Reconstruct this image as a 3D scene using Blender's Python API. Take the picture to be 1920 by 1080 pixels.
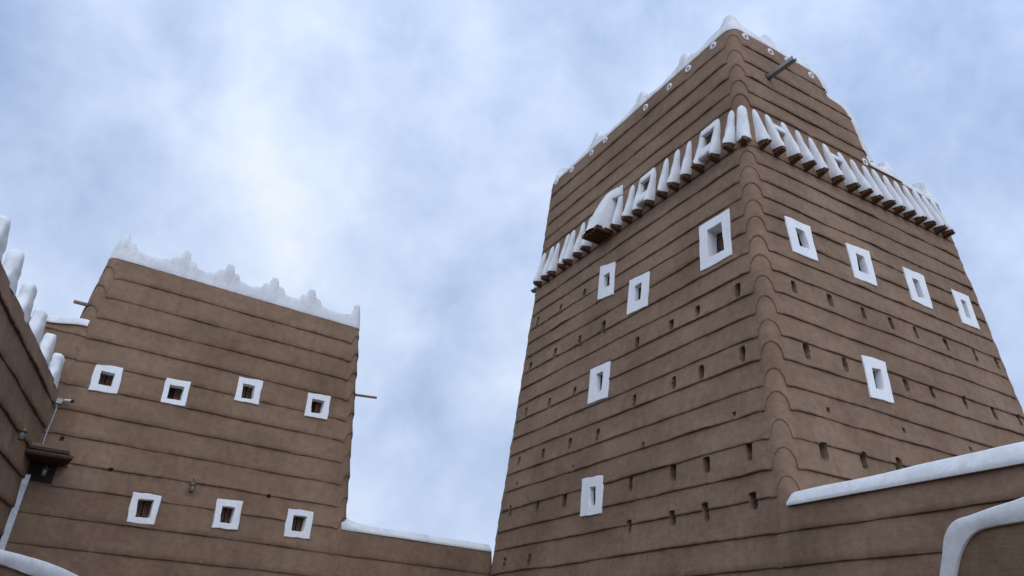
import bpy, math, random
import numpy as np
from mathutils import Vector, Matrix

random.seed(7)
rad = math.radians
sc = bpy.context.scene
for o in list(bpy.data.objects): bpy.data.objects.remove(o)

# ------------------------------------------------------------------ camera
F = 1387.0                                   # focal length in pixels of a 1920 wide frame
PITCH, ROLL = rad(27.23), rad(3.49)
cp, sp, cr, sr = math.cos(PITCH), math.sin(PITCH), math.cos(ROLL), math.sin(ROLL)
CF = np.array([0, cp, sp]); r0 = np.array([1, 0, 0.]); u0 = np.array([0, -sp, cp])
CR = cr*r0 + sr*u0; CU = -sr*r0 + cr*u0
CO = np.array([0, 0, 1.6])
cam = bpy.data.cameras.new('camera'); camo = bpy.data.objects.new('camera', cam)
sc.collection.objects.link(camo); sc.camera = camo
cam.sensor_width = 36.0; cam.lens = F/1920*36; cam.clip_end = 3000; cam.clip_start = 0.05
m = Matrix.Identity(4)
for i in range(3):
    m[i][0] = CR[i]; m[i][1] = CU[i]; m[i][2] = -CF[i]; m[i][3] = CO[i]
camo.matrix_world = m

# ------------------------------------------------------------------ light
SUN_AZ, SUN_EL = rad(165), rad(48)           # compass azimuth from +Y clockwise
sdir = Vector((math.sin(SUN_AZ)*math.cos(SUN_EL), math.cos(SUN_AZ)*math.cos(SUN_EL), math.sin(SUN_EL)))
sun = bpy.data.lights.new('sun', 'SUN'); sun.energy = 0.55; sun.angle = rad(50); sun.color = (1, .95, .88)
suno = bpy.data.objects.new('sun', sun); sc.collection.objects.link(suno)
suno.rotation_euler = sdir.to_track_quat('Z', 'Y').to_euler()
sc.view_settings.view_transform = 'Standard'; sc.view_settings.look = 'None'
sc.view_settings.gamma = 1; sc.view_settings.use_curve_mapping = False
sc.view_settings.exposure = 0.0

def ray(p):
    d = CF*F + CR*(p[0]-960) - CU*(p[1]-540)
    return d/np.linalg.norm(d)

world = bpy.data.worlds.new('World'); sc.world = world; world.use_nodes = True
nt = world.node_tree; N = nt.nodes; K = nt.links; N.clear()
out = N.new('ShaderNodeOutputWorld'); bg = N.new('ShaderNodeBackground'); bg.inputs[1].default_value = 0.1
K.new(bg.outputs[0], out.inputs[0])
sky = N.new('ShaderNodeTexSky'); sky.sky_type = 'NISHITA'; sky.sun_disc = False
sky.sun_elevation = SUN_EL; sky.sun_rotation = SUN_AZ
geo = N.new('ShaderNodeTexCoord')
def vm(op, a=None, b=None, scale=None):
    n = N.new('ShaderNodeVectorMath'); n.operation = op
    for i, v in ((0, a), (1, b)):
        if v is None: continue
        if isinstance(v, bpy.types.NodeSocket): K.new(v, n.inputs[i])
        else: n.inputs[i].default_value = v
    if scale is not None: n.inputs['Scale'].default_value = scale
    return n.outputs['Value'] if op == 'DOT_PRODUCT' else n.outputs[0]
def mt(op, a, b=0.0, c=None, clamp=False):
    n = N.new('ShaderNodeMath'); n.operation = op; n.use_clamp = clamp
    for i, v in ((0, a), (1, b), (2, c)):
        if v is None: continue
        if isinstance(v, bpy.types.NodeSocket): K.new(v, n.inputs[i])
        else: n.inputs[i].default_value = v
    return n.outputs[0]
def noise(vec, scale, detail=5, rough=.5, dist=0.0):
    n = N.new('ShaderNodeTexNoise'); n.inputs['Scale'].default_value = scale
    n.inputs['Detail'].default_value = detail; n.inputs['Roughness'].default_value = rough
    n.inputs['Distortion'].default_value = dist
    K.new(vec, n.inputs['Vector']); return n
D = vm('NORMALIZE', geo.outputs['Generated'])
sepd = N.new('ShaderNodeSeparateXYZ'); K.new(D, sepd.inputs[0])
# cloud sheet coordinates: direction projected on a high flat layer
den = mt('ADD', mt('MAXIMUM', sepd.outputs[2], 0.0), 0.32)
comb = N.new('ShaderNodeCombineXYZ')
K.new(mt('DIVIDE', sepd.outputs[0], den), comb.inputs[0]); K.new(mt('DIVIDE', sepd.outputs[1], den), comb.inputs[1])
comb.inputs[2].default_value = 3.7
P3 = comb.outputs[0]
warp = noise(P3, 3.0, 3)
wv = vm('SUBTRACT', warp.outputs['Color'], (.5, .5, .5))
wn = N.new('ShaderNodeVectorMath'); wn.operation = 'SCALE'; K.new(wv, wn.inputs[0]); wn.inputs['Scale'].default_value = 0.16
DW = vm('NORMALIZE', vm('ADD', D, wn.outputs[0]))
n1 = noise(D, 3.1, 10, .52, .25); n2 = noise(D, 8.5, 8, .58, .3)
acc = mt('ADD', mt('MULTIPLY', mt('SUBTRACT', n1.outputs['Fac'], .5), 1.35), mt('MULTIPLY', mt('SUBTRACT', n2.outputs["Fac"], .5), .68))
# broad banks of the cloud deck: (x, y on the picture to get the direction, angular radius in degrees, brightness)
BANKS = [((420, 330), 14, .13), ((600, 380), 9, .14), ((300, 200), 7, .05), ((90, 60), 9, -.26), ((760, 260), 7, -.16), ((740, 575), 6, -.22),
         ((60, 400), 9, -.05), ((1880, 400), 11, -.15), ((1250, 40), 11, -.11), ((980, 60), 9, .04), ((1650, 200), 10, .05), ((850, 800), 12, .05),
         ((160, 100), 6, -.12), ((1000, 350), 8, -.07), ((1450, -250), 18, -.1), ((1880, 60), 8, .02)]
for p, a, amp in BANKS:
    d = ray(p); dt = vm('DOT_PRODUCT', DW, tuple(d))
    t = mt('DIVIDE', mt('SUBTRACT', dt, math.cos(rad(a*1.7))), 1-math.cos(rad(a*1.7)), clamp=True)
    t = mt('MULTIPLY', mt('MULTIPLY', t, t), mt('SUBTRACT', 3.0, mt('MULTIPLY', t, 2.0)))
    acc = mt('ADD', acc, mt('MULTIPLY', t, amp))
fac = mt('ADD', acc, 0.46, clamp=True)
ramp = N.new('ShaderNodeValToRGB'); K.new(fac, ramp.inputs[0])
E_ = ramp.color_ramp.elements
E_[0].position = 0.0; E_[0].color = (.28, .39, .61, 1)
E_[1].position = 1.0; E_[1].color = (.86, .90, .98, 1)
for pos, c in ((.20, (.39, .495, .715, 1)), (.45, (.53, .635, .845, 1)), (.70, (.675, .765, .925, 1))):
    e = E_.new(pos); e.color = c
# thinner cloud round the sun, behind the camera, lets more light through
gl = vm('DOT_PRODUCT', D, tuple(sdir))
gl = mt('POWER', mt('MAXIMUM', mt('MULTIPLY_ADD', gl, .5, .5), 0.0), 3.0)
gain = mt('MULTIPLY_ADD', gl, 13.0, 10.8)
cl = N.new('ShaderNodeVectorMath'); cl.operation = 'SCALE'; K.new(ramp.outputs[0], cl.inputs[0]); K.new(gain, cl.inputs['Scale'])
mix = N.new('ShaderNodeMix'); mix.data_type = 'RGBA'; mix.inputs[0].default_value = 0.92
K.new(sky.outputs[0], mix.inputs[6]); K.new(cl.outputs[0], mix.inputs[7])
K.new(mix.outputs[2], bg.inputs[0])

# ------------------------------------------------------------------ materials
def new_mat(name):
    m = bpy.data.materials.new(name); m.use_nodes = True
    return m, m.node_tree.nodes, m.node_tree.links, m.node_tree.nodes['Principled BSDF']
def plaster(name, c0, c1, c2, rough=.95, big=1.1, small=14, bump=.5, grain=90, streak=0.0, dirt=0.0, bdist=.012):
    m, n, k, b = new_mat(name)
    tc = n.new('ShaderNodeTexCoord')
    def nz(scale, det, ro=.55, vec=None):
        x = n.new('ShaderNodeTexNoise'); x.inputs['Scale'].default_value = scale; x.inputs['Detail'].default_value = det
        x.inputs['Roughness'].default_value = ro; k.new(vec or tc.outputs['Object'], x.inputs['Vector']); return x
    a = nz(big, 5, .6); s = nz(small, 10, .72); g = nz(grain, 3, .6)
    r = n.new('ShaderNodeValToRGB'); k.new(a.outputs['Fac'], r.inputs[0])
    e = r.color_ramp.elements; e[0].position = .30; e[0].color = (*c0, 1); e[1].position = .72; e[1].color = (*c2, 1)
    x = e.new(.5); x.color = (*c1, 1)
    mx = n.new('ShaderNodeMix'); mx.data_type = 'RGBA'; mx.blend_type = 'MULTIPLY'; mx.inputs[0].default_value = 1
    r2 = n.new('ShaderNodeValToRGB'); k.new(s.outputs['Fac'], r2.inputs[0])
    e = r2.color_ramp.elements; lo = .74 if dirt == 0 else .9
    e[0].position = .28; e[0].color = (lo, lo, lo, 1); e[1].position = .66; e[1].color = (1.07, 1.07, 1.07, 1)
    k.new(r.outputs[0], mx.inputs[6]); k.new(r2.outputs[0], mx.inputs[7])
    col = mx.outputs[2]
    if streak or dirt:                        # washed-down streaks, or mud smeared thinly on the white
        mp = n.new('ShaderNodeMapping'); k.new(tc.outputs['Object'], mp.inputs[0]); mp.inputs['Scale'].default_value = (5, 5, .7)
        st = nz(1.0, 6, .62, mp.outputs[0])
        rr = n.new('ShaderNodeValToRGB'); k.new(st.outputs['Fac'], rr.inputs[0])
        e = rr.color_ramp.elements; e[0].position = .52; e[0].color = (0, 0, 0, 1); e[1].position = .80; e[1].color = (1, 1, 1, 1)
        f = n.new('ShaderNodeMath'); f.operation = 'MULTIPLY'; k.new(rr.outputs[0], f.inputs[0]); f.inputs[1].default_value = streak or dirt
        m2 = n.new('ShaderNodeMix'); m2.data_type = 'RGBA'; k.new(f.outputs[0], m2.inputs[0]); k.new(col, m2.inputs[6])
        m2.inputs[7].default_value = (*(v*.55 for v in c0), 1) if streak else (.36, .30, .26, 1)
        col = m2.outputs[2]
    k.new(col, b.inputs['Base Color'])
    b.inputs['Roughness'].default_value = rough; b.inputs['Specular IOR Level'].default_value = .15
    # trowel and straw marks
    mp2 = n.new('ShaderNodeMapping'); k.new(tc.outputs['Object'], mp2.inputs[0]); mp2.inputs['Scale'].default_value = (6, 6, 16)
    tr = nz(1.0, 6, .7, mp2.outputs[0])
    ad = n.new('ShaderNodeMath'); ad.operation = 'ADD'; k.new(s.outputs['Fac'], ad.inputs[0]); k.new(tr.outputs['Fac'], ad.inputs[1])
    ad2 = n.new('ShaderNodeMath'); ad2.operation = 'MULTIPLY_ADD'; k.new(g.outputs['Fac'], ad2.inputs[0]); ad2.inputs[1].default_value = .5
    k.new(ad.outputs[0], ad2.inputs[2])
    bp = n.new('ShaderNodeBump'); bp.inputs['Strength'].default_value = bump; bp.inputs['Distance'].default_value = bdist*2
    k.new(ad2.outputs[0], bp.inputs['Height']); k.new(bp.outputs[0], b.inputs['Normal'])
    return m
def wood(name, c0, c1, scale=(30, 30, 4), rough=.8):
    m, n, k, b = new_mat(name)
    tc = n.new('ShaderNodeTexCoord'); mp = n.new('ShaderNodeMapping'); k.new(tc.outputs['Object'], mp.inputs[0]); mp.inputs['Scale'].default_value = scale
    x = n.new('ShaderNodeTexNoise'); x.inputs['Scale'].default_value = 1.5; x.inputs['Detail'].default_value = 6; k.new(mp.outputs[0], x.inputs['Vector'])
    r = n.new('ShaderNodeValToRGB'); k.new(x.outputs['Fac'], r.inputs[0]); e = r.color_ramp.elements
    e[0].position = .35; e[0].color = (*c0, 1); e[1].position = .65; e[1].color = (*c1, 1)
    k.new(r.outputs[0], b.inputs['Base Color']); b.inputs['Roughness'].default_value = rough
    bp = n.new('ShaderNodeBump'); bp.inputs['Strength'].default_value = .8; bp.inputs['Distance'].default_value = .01
    k.new(x.outputs['Fac'], bp.inputs['Height']); k.new(bp.outputs[0], b.inputs['Normal'])
    return m
def simple(name, c, rough=.5, metal=0.0, var=.15):
    m, n, k, b = new_mat(name)
    tc = n.new('ShaderNodeTexCoord'); x = n.new('ShaderNodeTexNoise'); x.inputs['Scale'].default_value = 25; x.inputs['Detail'].default_value = 4
    k.new(tc.outputs['Object'], x.inputs['Vector'])
    r = n.new('ShaderNodeValToRGB'); k.new(x.outputs['Fac'], r.inputs[0]); e = r.color_ramp.elements
    e[0].position = .3; e[0].color = (*(v*(1-var) for v in c), 1); e[1].position = .7; e[1].color = (*(min(1, v*(1+var)) for v in c), 1)
    k.new(r.outputs[0], b.inputs['Base Color']); b.inputs['Roughness'].default_value = rough; b.inputs['Metallic'].default_value = metal
    return m
MUD = plaster('mud_plaster', (.186, .1155, .0755), (.240, .154, .102), (.290, .191, .129), big=.62, small=7, bump=.5, streak=.28)
WHITE = plaster('white_gypsum', (.56, .565, .57), (.66, .66, .66), (.73, .73, .725), rough=.85, big=2, small=14, bump=.2, grain=50, dirt=.34)
WHITE2 = plaster('white_frame_paint', (.72, .72, .72), (.77, .77, .77), (.80, .80, .795), rough=.8, big=2, small=18, bump=.12, grain=60, dirt=.12)
BEAM = wood('palm_wood', (.030, .014, .008), (.17, .075, .034), (45, 45, 9))
SHUT = wood('shutter_wood', (.045, .020, .012), (.13, .055, .030), (26, 26, 3))
DARKW = wood('old_wood', (.02, .011, .008), (.085, .042, .024), (20, 20, 20))
POLE = wood('pole_wood', (.16, .10, .06), (.30, .21, .14), (20, 20, 20))
GALV = simple('galvanised_metal', (.27, .28, .28), .5, .6)
IRON = simple('lantern_iron', (.05, .035, .02), .5, .6)
BRASS = simple('aged_brass', (.20, .13, .05), .5, .6)
CAMW = simple('camera_shell', (.72, .73, .74), .4)
CAMG = simple('junction_box_plastic', (.42, .43, .40), .5)
BLACK = simple('dark_lens', (.012, .012, .014), .15)
CABLE = simple('conduit_plastic', (.40, .44, .50), .45)
PAINTP = simple('painted_post', (.55, .57, .60), .5)
GLASS, n_, k_, b_ = new_mat('lantern_glass')
b_.inputs['Base Color'].default_value = (.30, .33, .34, 1); b_.inputs['Roughness'].default_value = .15; b_.inputs['Alpha'].default_value = .5
DARK = simple('dark_interior_and_shade', (.02, .015, .012), .9)
GROUND = plaster('packed_earth', (.10, .07, .048), (.13, .095, .065), (.16, .118, .083), big=.4, small=5, bump=.6)

# ------------------------------------------------------------------ helpers
def link(o): sc.collection.objects.link(o); return o
def wloc(o):
    v = np.zeros(3)
    while o is not None: v = v + np.array(o.location); o = o.parent
    return v
def mesh_obj(name, V, Fc, mat, parent=None, smooth=True, sharp=40, loc=None):
    """V in world coordinates; the object sits at its parent's origin (or loc)"""
    base = wloc(parent) if parent is not None else (np.zeros(3) if loc is None else np.array(loc, float))
    me = bpy.data.meshes.new(name)
    me.from_pydata((np.asarray(V, float)-base).tolist(), [], [list(map(int, f)) for f in Fc])
    me.validate(); me.materials.append(mat)
    if smooth:
        me.polygons.foreach_set('use_smooth', [True]*len(me.polygons))
        me.set_sharp_from_angle(angle=rad(sharp))
    me.update()
    o = bpy.data.objects.new(name, me); link(o)
    if parent is not None: o.parent = parent
    else: o.location = base
    return o
def thing(name, label, cat, loc, group=None):
    o = bpy.data.objects.new(name, None); link(o); o.location = tuple(loc); o.empty_display_size = .3
    tag(o, label, cat, group); return o
def tag(o, label, cat, group=None):
    o['label'] = label; o['category'] = cat
    if group: o['group'] = group
    return o
def grid_faces(nr, nc, closed=False, off=0):
    f = []
    for i in range(nr-1):
        for j in range(nc if closed else nc-1):
            a = off+i*nc+j; b = off+i*nc+(j+1) % nc
            f.append((a, b, b+nc, a+nc))
    return f
def hsh(ix, iy, seed):
    h = (ix.astype(np.int64)*374761393 + iy.astype(np.int64)*668265263 + seed*982451653) & 0xffffffff
    h = ((h ^ (h >> 13))*1274126177) & 0xffffffff
    return ((h ^ (h >> 16)) & 0xffff)/65535.0
def vnoise(x, y, seed=0):
    x = np.asarray(x, float); y = np.asarray(y, float); x, y = np.broadcast_arrays(x, y)
    ix = np.floor(x); iy = np.floor(y); fx = x-ix; fy = y-iy
    fx = fx*fx*(3-2*fx); fy = fy*fy*(3-2*fy)
    a = hsh(ix, iy, seed); b = hsh(ix+1, iy, seed); c = hsh(ix, iy+1, seed); d = hsh(ix+1, iy+1, seed)
    return (a*(1-fx)+b*fx)*(1-fy)+(c*(1-fx)+d*fx)*fy - .5
def sst(x): x = np.clip(x, 0, 1); return x*x*(3-2*x)

class Plane:
    """a leaning wall face: runs along azimuth az, leans back (batter) by bat degrees"""
    def __init__(s, az, bat, P, flip=False):
        az = rad(az); b = rad(bat); s.P = np.array(P, float); s.tb = math.tan(b)
        s.h = np.array([math.sin(az), math.cos(az), 0]); n = np.array([-math.cos(az), math.sin(az), 0])
        if n[1] < 0: n = -n
        if flip: n = -n
        s.inn = n; s.up = np.array([0, 0, 1])+s.tb*n
        s.n = np.cross(s.h, s.up); s.n /= np.linalg.norm(s.n)
    def hit(s, p, off=0.0):
        d = ray(p); Q = s.P - s.inn*off; t = ((Q-CO)@s.n)/(d@s.n); return CO+t*d
    def uz(s, p, off=0.0):
        q = s.hit(p, off); return np.array([(q-s.P)@s.h, q[2]])
    def at(s, u, z, off=0.0):
        u = np.asarray(u, float)[..., None]; z = np.asarray(z, float)[..., None]; off = np.asarray(off, float)[..., None]
        return s.P + s.h*u + s.up*(z-s.P[2]) - s.inn*off

class Path:
    """closed plan of leaning faces, rounded at the corners; s in metres round it, face i covers S[i]..S[i+1]"""
    def __init__(p, faces, zref, r):
        p.f = faces; n = len(faces); p.n = n; p.r = r
        p.o = np.array([-f.inn[:2] for f in faces]); p.c0 = np.array([(-f.inn[:2])@f.P[:2]+f.tb*f.P[2] for f in faces])
        p.tb = np.array([f.tb for f in faces])
        c = [p.corner(i, zref) for i in range(n)]          # corner i is where face i starts
        p.L = np.array([np.linalg.norm(c[(i+1) % n]-c[i]) for i in range(n)])
        p.S = np.concatenate([[0], np.cumsum(p.L)])
    def corner(p, i, z):
        a, b = (i-1) % p.n, i % p.n
        ca = p.c0[a]-p.tb[a]*np.asarray(z, float); cb = p.c0[b]-p.tb[b]*np.asarray(z, float)
        (a1, a2), (b1, b2) = p.o[a], p.o[b]; det = a1*b2-a2*b1
        return np.stack([(ca*b2-cb*a2)/det, (a1*cb-b1*ca)/det], -1)
    def pos(p, s, z, off):
        s = np.mod(s, p.S[-1]); s, z, off = np.broadcast_arrays(np.asarray(s, float), np.asarray(z, float), np.asarray(off, float))
        X = np.zeros(s.shape+(3,)); r = p.r
        i = np.clip(np.searchsorted(p.S, s, side='right')-1, 0, p.n-1)
        for k in range(p.n):
            mk = i == k
            if not mk.any(): continue
            zz = z[mk]; A = p.corner(k, zz); B = p.corner(k+1, zz); d = B-A; ln = np.linalg.norm(d, axis=-1, keepdims=True); d = d/ln
            ss = (s[mk]-p.S[k]); Lk = p.L[k]
            t = np.clip((ss-r)/max(Lk-2*r, 1e-6), 0, 1)[:, None]
            q = (A+d*r)*(1-t)+(B-d*r)*t
            nn = np.broadcast_to(p.o[k], q.shape).copy()
            for side in (0, 1):
                near = (ss < r) if side == 0 else (ss > Lk-r)
                if not near.any(): continue
                kk = k if side == 0 else k+1
                Cc = A if side == 0 else B
                j = (k-1) % p.n if side == 0 else (k+1) % p.n
                z2 = zz
                if side == 0:
                    Z0 = p.corner(j, z2); dj = Cc-Z0; dj /= np.linalg.norm(dj, axis=-1, keepdims=True)
                    P0 = Cc-dj*r; P2 = Cc+d*r; tt = (.5+ss/(2*r))[:, None]; na, nb = p.o[j], p.o[k]
                else:
                    Z1 = p.corner(k+2, z2); dj = Z1-Cc; dj /= np.linalg.norm(dj, axis=-1, keepdims=True)
                    P0 = Cc-d*r; P2 = Cc+dj*r; tt = ((ss-(Lk-r))/(2*r))[:, None]; na, nb = p.o[k], p.o[j]
                qq = (1-tt)**2*P0+2*tt*(1-tt)*Cc+tt*tt*P2; nv = na*(1-tt)+nb*tt
                nv /= np.linalg.norm(nv, axis=-1, keepdims=True)
                q[near] = qq[near]; nn[near] = nv[near]
            q = q+nn*off[mk][:, None]
            X[mk] = np.concatenate([q, zz[:, None]], -1)
        return X
    def s_of(p, k, P):
        """path coordinate of a world point on face k"""
        A = p.corner(k, P[2]); B = p.corner(k+1, P[2]); d = B-A; ln = np.linalg.norm(d); d /= ln
        x = (np.array(P[:2])-A)@d
        r = p.r
        return p.S[k]+r+(x-r)/(ln-2*r)*(p.L[k]-2*r)

def pip(px, py, poly):
    ins = np.zeros(px.shape, bool); n = len(poly); j = n-1
    for i in range(n):
        xi, yi = poly[i]; xj, yj = poly[j]
        c = ((yi > py) != (yj > py)) & (px < (xj-xi)*(py-yi)/((yj-yi) or 1e-9)+xi)
        ins ^= c; j = i
    return ins

def build_wall(name, path, lines, ztop, vis, parent=None, bumps=(), bump_h=.34, bump_w=.30, nobump=(), holes=(), cuts=(), seed=1,
               lip=.036, zbot=-.05, loc=None, sdist=.05, shift=0.0, proud=0.0, relief=.5):
    """lines: heights of the course edges, low to high. vis: faces seen, sampled finely. ztop(s)->z.
    bumps: corner indices whose course edges rise in an arch. holes: (s,z,w,h,depth). cuts: (face index, polygon (s,z))"""
    S = path.S; T = S[-1]
    cols = []
    for k in range(path.n):
        n = max(2, int((path.L[k])/(sdist if k in vis else .6)))
        cols += list(S[k]+np.arange(n)/n*path.L[k])
    for i in range(path.n):
        r = path.r
        if i in bumps:
            cols += list(np.mod(S[i]+np.linspace(-bump_w-.10, bump_w+.10, 64), T))
        cols += list(np.mod(S[i]+np.linspace(-r, r, 9), T))
    base_cols = np.array(cols)
    def zline(k, s):
        s = s+shift; S = path.S+shift
        if k == 0: return np.full(s.shape, lines[0])
        if k == len(lines): return np.full(s.shape, 1e3)
        z = np.full(s.shape, lines[k])
        z = z + .034*vnoise(s/1.7, k*7.3, seed) + .015*vnoise(s/.45, k*3.1, seed+1) + .007*vnoise(s/.13, k*5.7, seed+2)
        if k not in nobump:
            for i in bumps:
                d = np.mod(s-S[i]+T/2, T)-T/2; d = d + .015*vnoise(k*1.3, i*5., seed)
                w = bump_w*(1+.16*vnoise(k*2.7, i*3.1, seed+4)); hh = bump_h*(1+.16*vnoise(k*1.9, i*2.1, seed+5))
                e = np.clip(1-(np.abs(d)/w)**2.0, 0, 1)
                z = z + hh*(.9*e**.45+.10*np.exp(-(d/(w*.8))**2)) - .025*np.exp(-((np.abs(d)-w-.05)/.08)**2)
        return z
    V = []; Fc = []; off0 = 0; holefaces = {}
    for k in range(len(lines)):
        zlo = lines[k]; zhi = lines[k+1] if k+1 < len(lines) else 99
        hs = [h for h in holes if h[1]+h[3]*.5 > zlo-.03 and h[1]-h[3]*.5 < zhi+.05]
        c = list(base_cols)
        for h in hs: c += list(np.mod(h[0]+np.linspace(-h[2]*.5-.03, h[2]*.5+.03, 13), T))
        c = np.unique(np.round(np.mod(c, T), 4)); nc = len(c)
        zb = zline(k, c); zt = zline(k+1, c)
        ztp = ztop(c); zt = np.minimum(zt, ztp); topped = zt >= ztp-1e-6; zb2 = np.minimum(zb, ztp)
        hgt = np.maximum(zt-zb2, 0)
        cn = c+shift
        lp = lip*(1+.9*vnoise(cn/.6, k*3.3, seed+9)+.5*vnoise(cn/.12, k*9.1, seed+10))
        if bumps:
            for i in bumps:
                d = np.abs(np.mod(c-S[i]+T/2, T)-T/2); lp = lp*(1-relief*np.exp(-(d/(bump_w*1.1))**4))
        if k == 0: lp = lp*0
        nrow = 22 if hs else 6
        vs = [None, None]+list(np.linspace(0, 1, nrow))
        rows = []; Z = []; O = []
        for q, v in enumerate(vs):
            if q == 0: z = zb2+.02; o = -.03+lp*0
            elif q == 1: z = zb2+.000; o = lp*.72
            else:
                z = zb2+.016+(hgt-.016+.012*(~topped))*v; o = lp*(1-v)**1.25
            z = np.minimum(z, ztp)
            o = o + proud + .020*vnoise(cn/.7, z/.45, seed+20)+.008*vnoise(cn/.19, z/.15, seed+21)+.003*vnoise(cn/.07, z/.06, seed+22)
            Z.append(z); O.append(o)
        Z = np.array(Z); O = np.array(O)
        for poly in cuts:
            if poly[1]:
                mk = pip(np.broadcast_to(c, Z.shape), Z, poly[1]); O = np.where(mk, np.minimum(O, .012), O)
        pit = np.zeros(Z.shape, int)-1
        for hi, h in enumerate(holes):
            if h not in hs: continue
            dx = (np.mod(c-h[0]+T/2, T)-T/2)
            w = h[2]*.5*(1+.25*vnoise(Z/.07, hi*3.7, 5)); hh = h[3]*.5
            dz = Z-h[1]
            e = np.abs(dx[None, :]/w)**5+np.abs(dz/hh)**5
            dpt = h[4]*sst((1.10-e)/.35)
            O = O-dpt; pit[dpt > .15*h[4]] = hi
        ss = np.broadcast_to(c, Z.shape)
        X = path.pos(ss, Z, O).reshape(-1, 3)
        nr = Z.shape[0]
        ok = np.ones((nr-1, nc), bool)
        jn = (np.arange(nc)+1) % nc
        h4 = (Z[1:] - Z[:-1]); flat = (np.abs(h4) < 1e-5) & (np.abs(h4[:, jn]) < 1e-5)
        ok &= ~flat
        sm = ss[:-1]+.5*(np.mod(c[jn]-c, T))[None, :]; zm = (Z[:-1]+Z[1:]+Z[:-1][:, jn]+Z[1:][:, jn])/4
        for poly in cuts: ok &= ~pip(sm, zm, poly[0])
        pf = np.maximum.reduce([pit[:-1], pit[1:], pit[:-1][:, jn], pit[1:][:, jn]])
        for i in range(nr-1):
            for j in range(nc):
                if not ok[i, j]: continue
                a = off0+i*nc+j; b = off0+i*nc+jn[j]
                f = (a, b, b+nc, a+nc)
                if pf[i, j] >= 0: holefaces.setdefault(int(pf[i, j]), []).append(f)
                else: Fc.append(f)
        V.append(X); off0 += len(X)
    V = np.concatenate(V)
    def sub(fs):
        ids = sorted({v for f in fs for v in f}); mp = {v: i for i, v in enumerate(ids)}
        return V[ids], [tuple(mp[v] for v in f) for f in fs]
    v, f = sub(Fc)
    w = mesh_obj(name, v, f, MUD, parent, sharp=50, loc=loc)
    for hi in sorted(holefaces):
        v, f = sub(holefaces[hi]); mesh_obj('beam_hole' if holes[hi][3] > .1 else 'drill_hole', v, f, MUD, parent, sharp=80)
    return w

def coping(name, path, s0, s1, zt, hc, thick, parent=None, merl=(), ds=.05, mat=None, seed=3, lean=.02, proud=.02, loc=None, mh=.32, mw=.42, minset=0.0):
    """white parapet cap along the path: zt(s) wall top, hc(s) cap height, merl: centres of stepped teeth"""
    sf = np.linspace(s0, s1, max(8, int((s1-s0)/.01))); zf = zt(sf)
    arc = np.concatenate([[0], np.cumsum(np.hypot(np.diff(sf), np.diff(zf)))])
    n = max(3, int(arc[-1]/ds)); s = np.interp(np.linspace(0, arc[-1], n), arc, sf)
    z0 = zt(s); H = hc(s)+.02*vnoise(s/.6, 0, seed)
    g = np.gradient(z0, np.linspace(0, arc[-1], n)); g = np.convolve(np.pad(g, 3, 'edge'), np.ones(7)/7, 'valid'); g = np.clip(g, -.99, .99); gc = np.sqrt(1-g*g)
    tooth = np.zeros(n)
    for q, cc in enumerate(merl):
        c0, mhh, mww = cc if isinstance(cc, tuple) else (cc, mh, mw)
        T = path.S[-1]; dx = np.mod(s-c0+T/2, T)-T/2; x = np.abs(dx)/(mww*(1+.14*np.sign(dx)*vnoise(q*3.3, 1, seed)))
        x = x+.012*vnoise(s/.10, q, seed+4)
        st = lambda e, w: sst((e+w-x)/(2*w))
        y = .16*st(1.25, .35)+.36*st(.64, .12)+.48*st(.23, .09)-.08*x
        tooth = np.maximum(tooth, np.maximum(y, 0)*mhh)
    prof = [(-.04, -.005, 0), (proud, -.010, 0), (proud+.008, .02, 0), (proud, .25, 1), (proud-lean*.6, .55, 1), (proud-lean*1.2-.004, .88, 1), (proud-lean*1.5-.022, .98, 1), (-thick*.5, 1.0, 1), (-thick+.03, .97, 1), (-thick, .85, 1), (-thick, 0, 1), (-thick, -.3, 0)]
    R = []
    for o, v, rel in prof:
        hh = v*H if rel else v
        z = z0+hh*(gc if rel else 1)+(v*tooth if rel else 0)
        sx = s-(g*hh if rel else 0)
        tp = minset*sst(tooth/.3)*max(v, 0)*rel
        oo = o-tp+.010*vnoise(s/.35, v*4, seed+1)+.0025*vnoise(s/.08, v*10, seed+2)
        R.append(path.pos(sx, z, oo))
    R = np.array(R); V = R.reshape(-1, 3).tolist(); fc = grid_faces(len(prof), n)
    for e in (0, n-1):                        # closed ends
        ids = [r*n+e for r in range(len(prof))]; fc.append(ids if e else ids[::-1])
    return mesh_obj(name, V, fc, mat or WHITE, parent, sharp=45, loc=loc)

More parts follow.
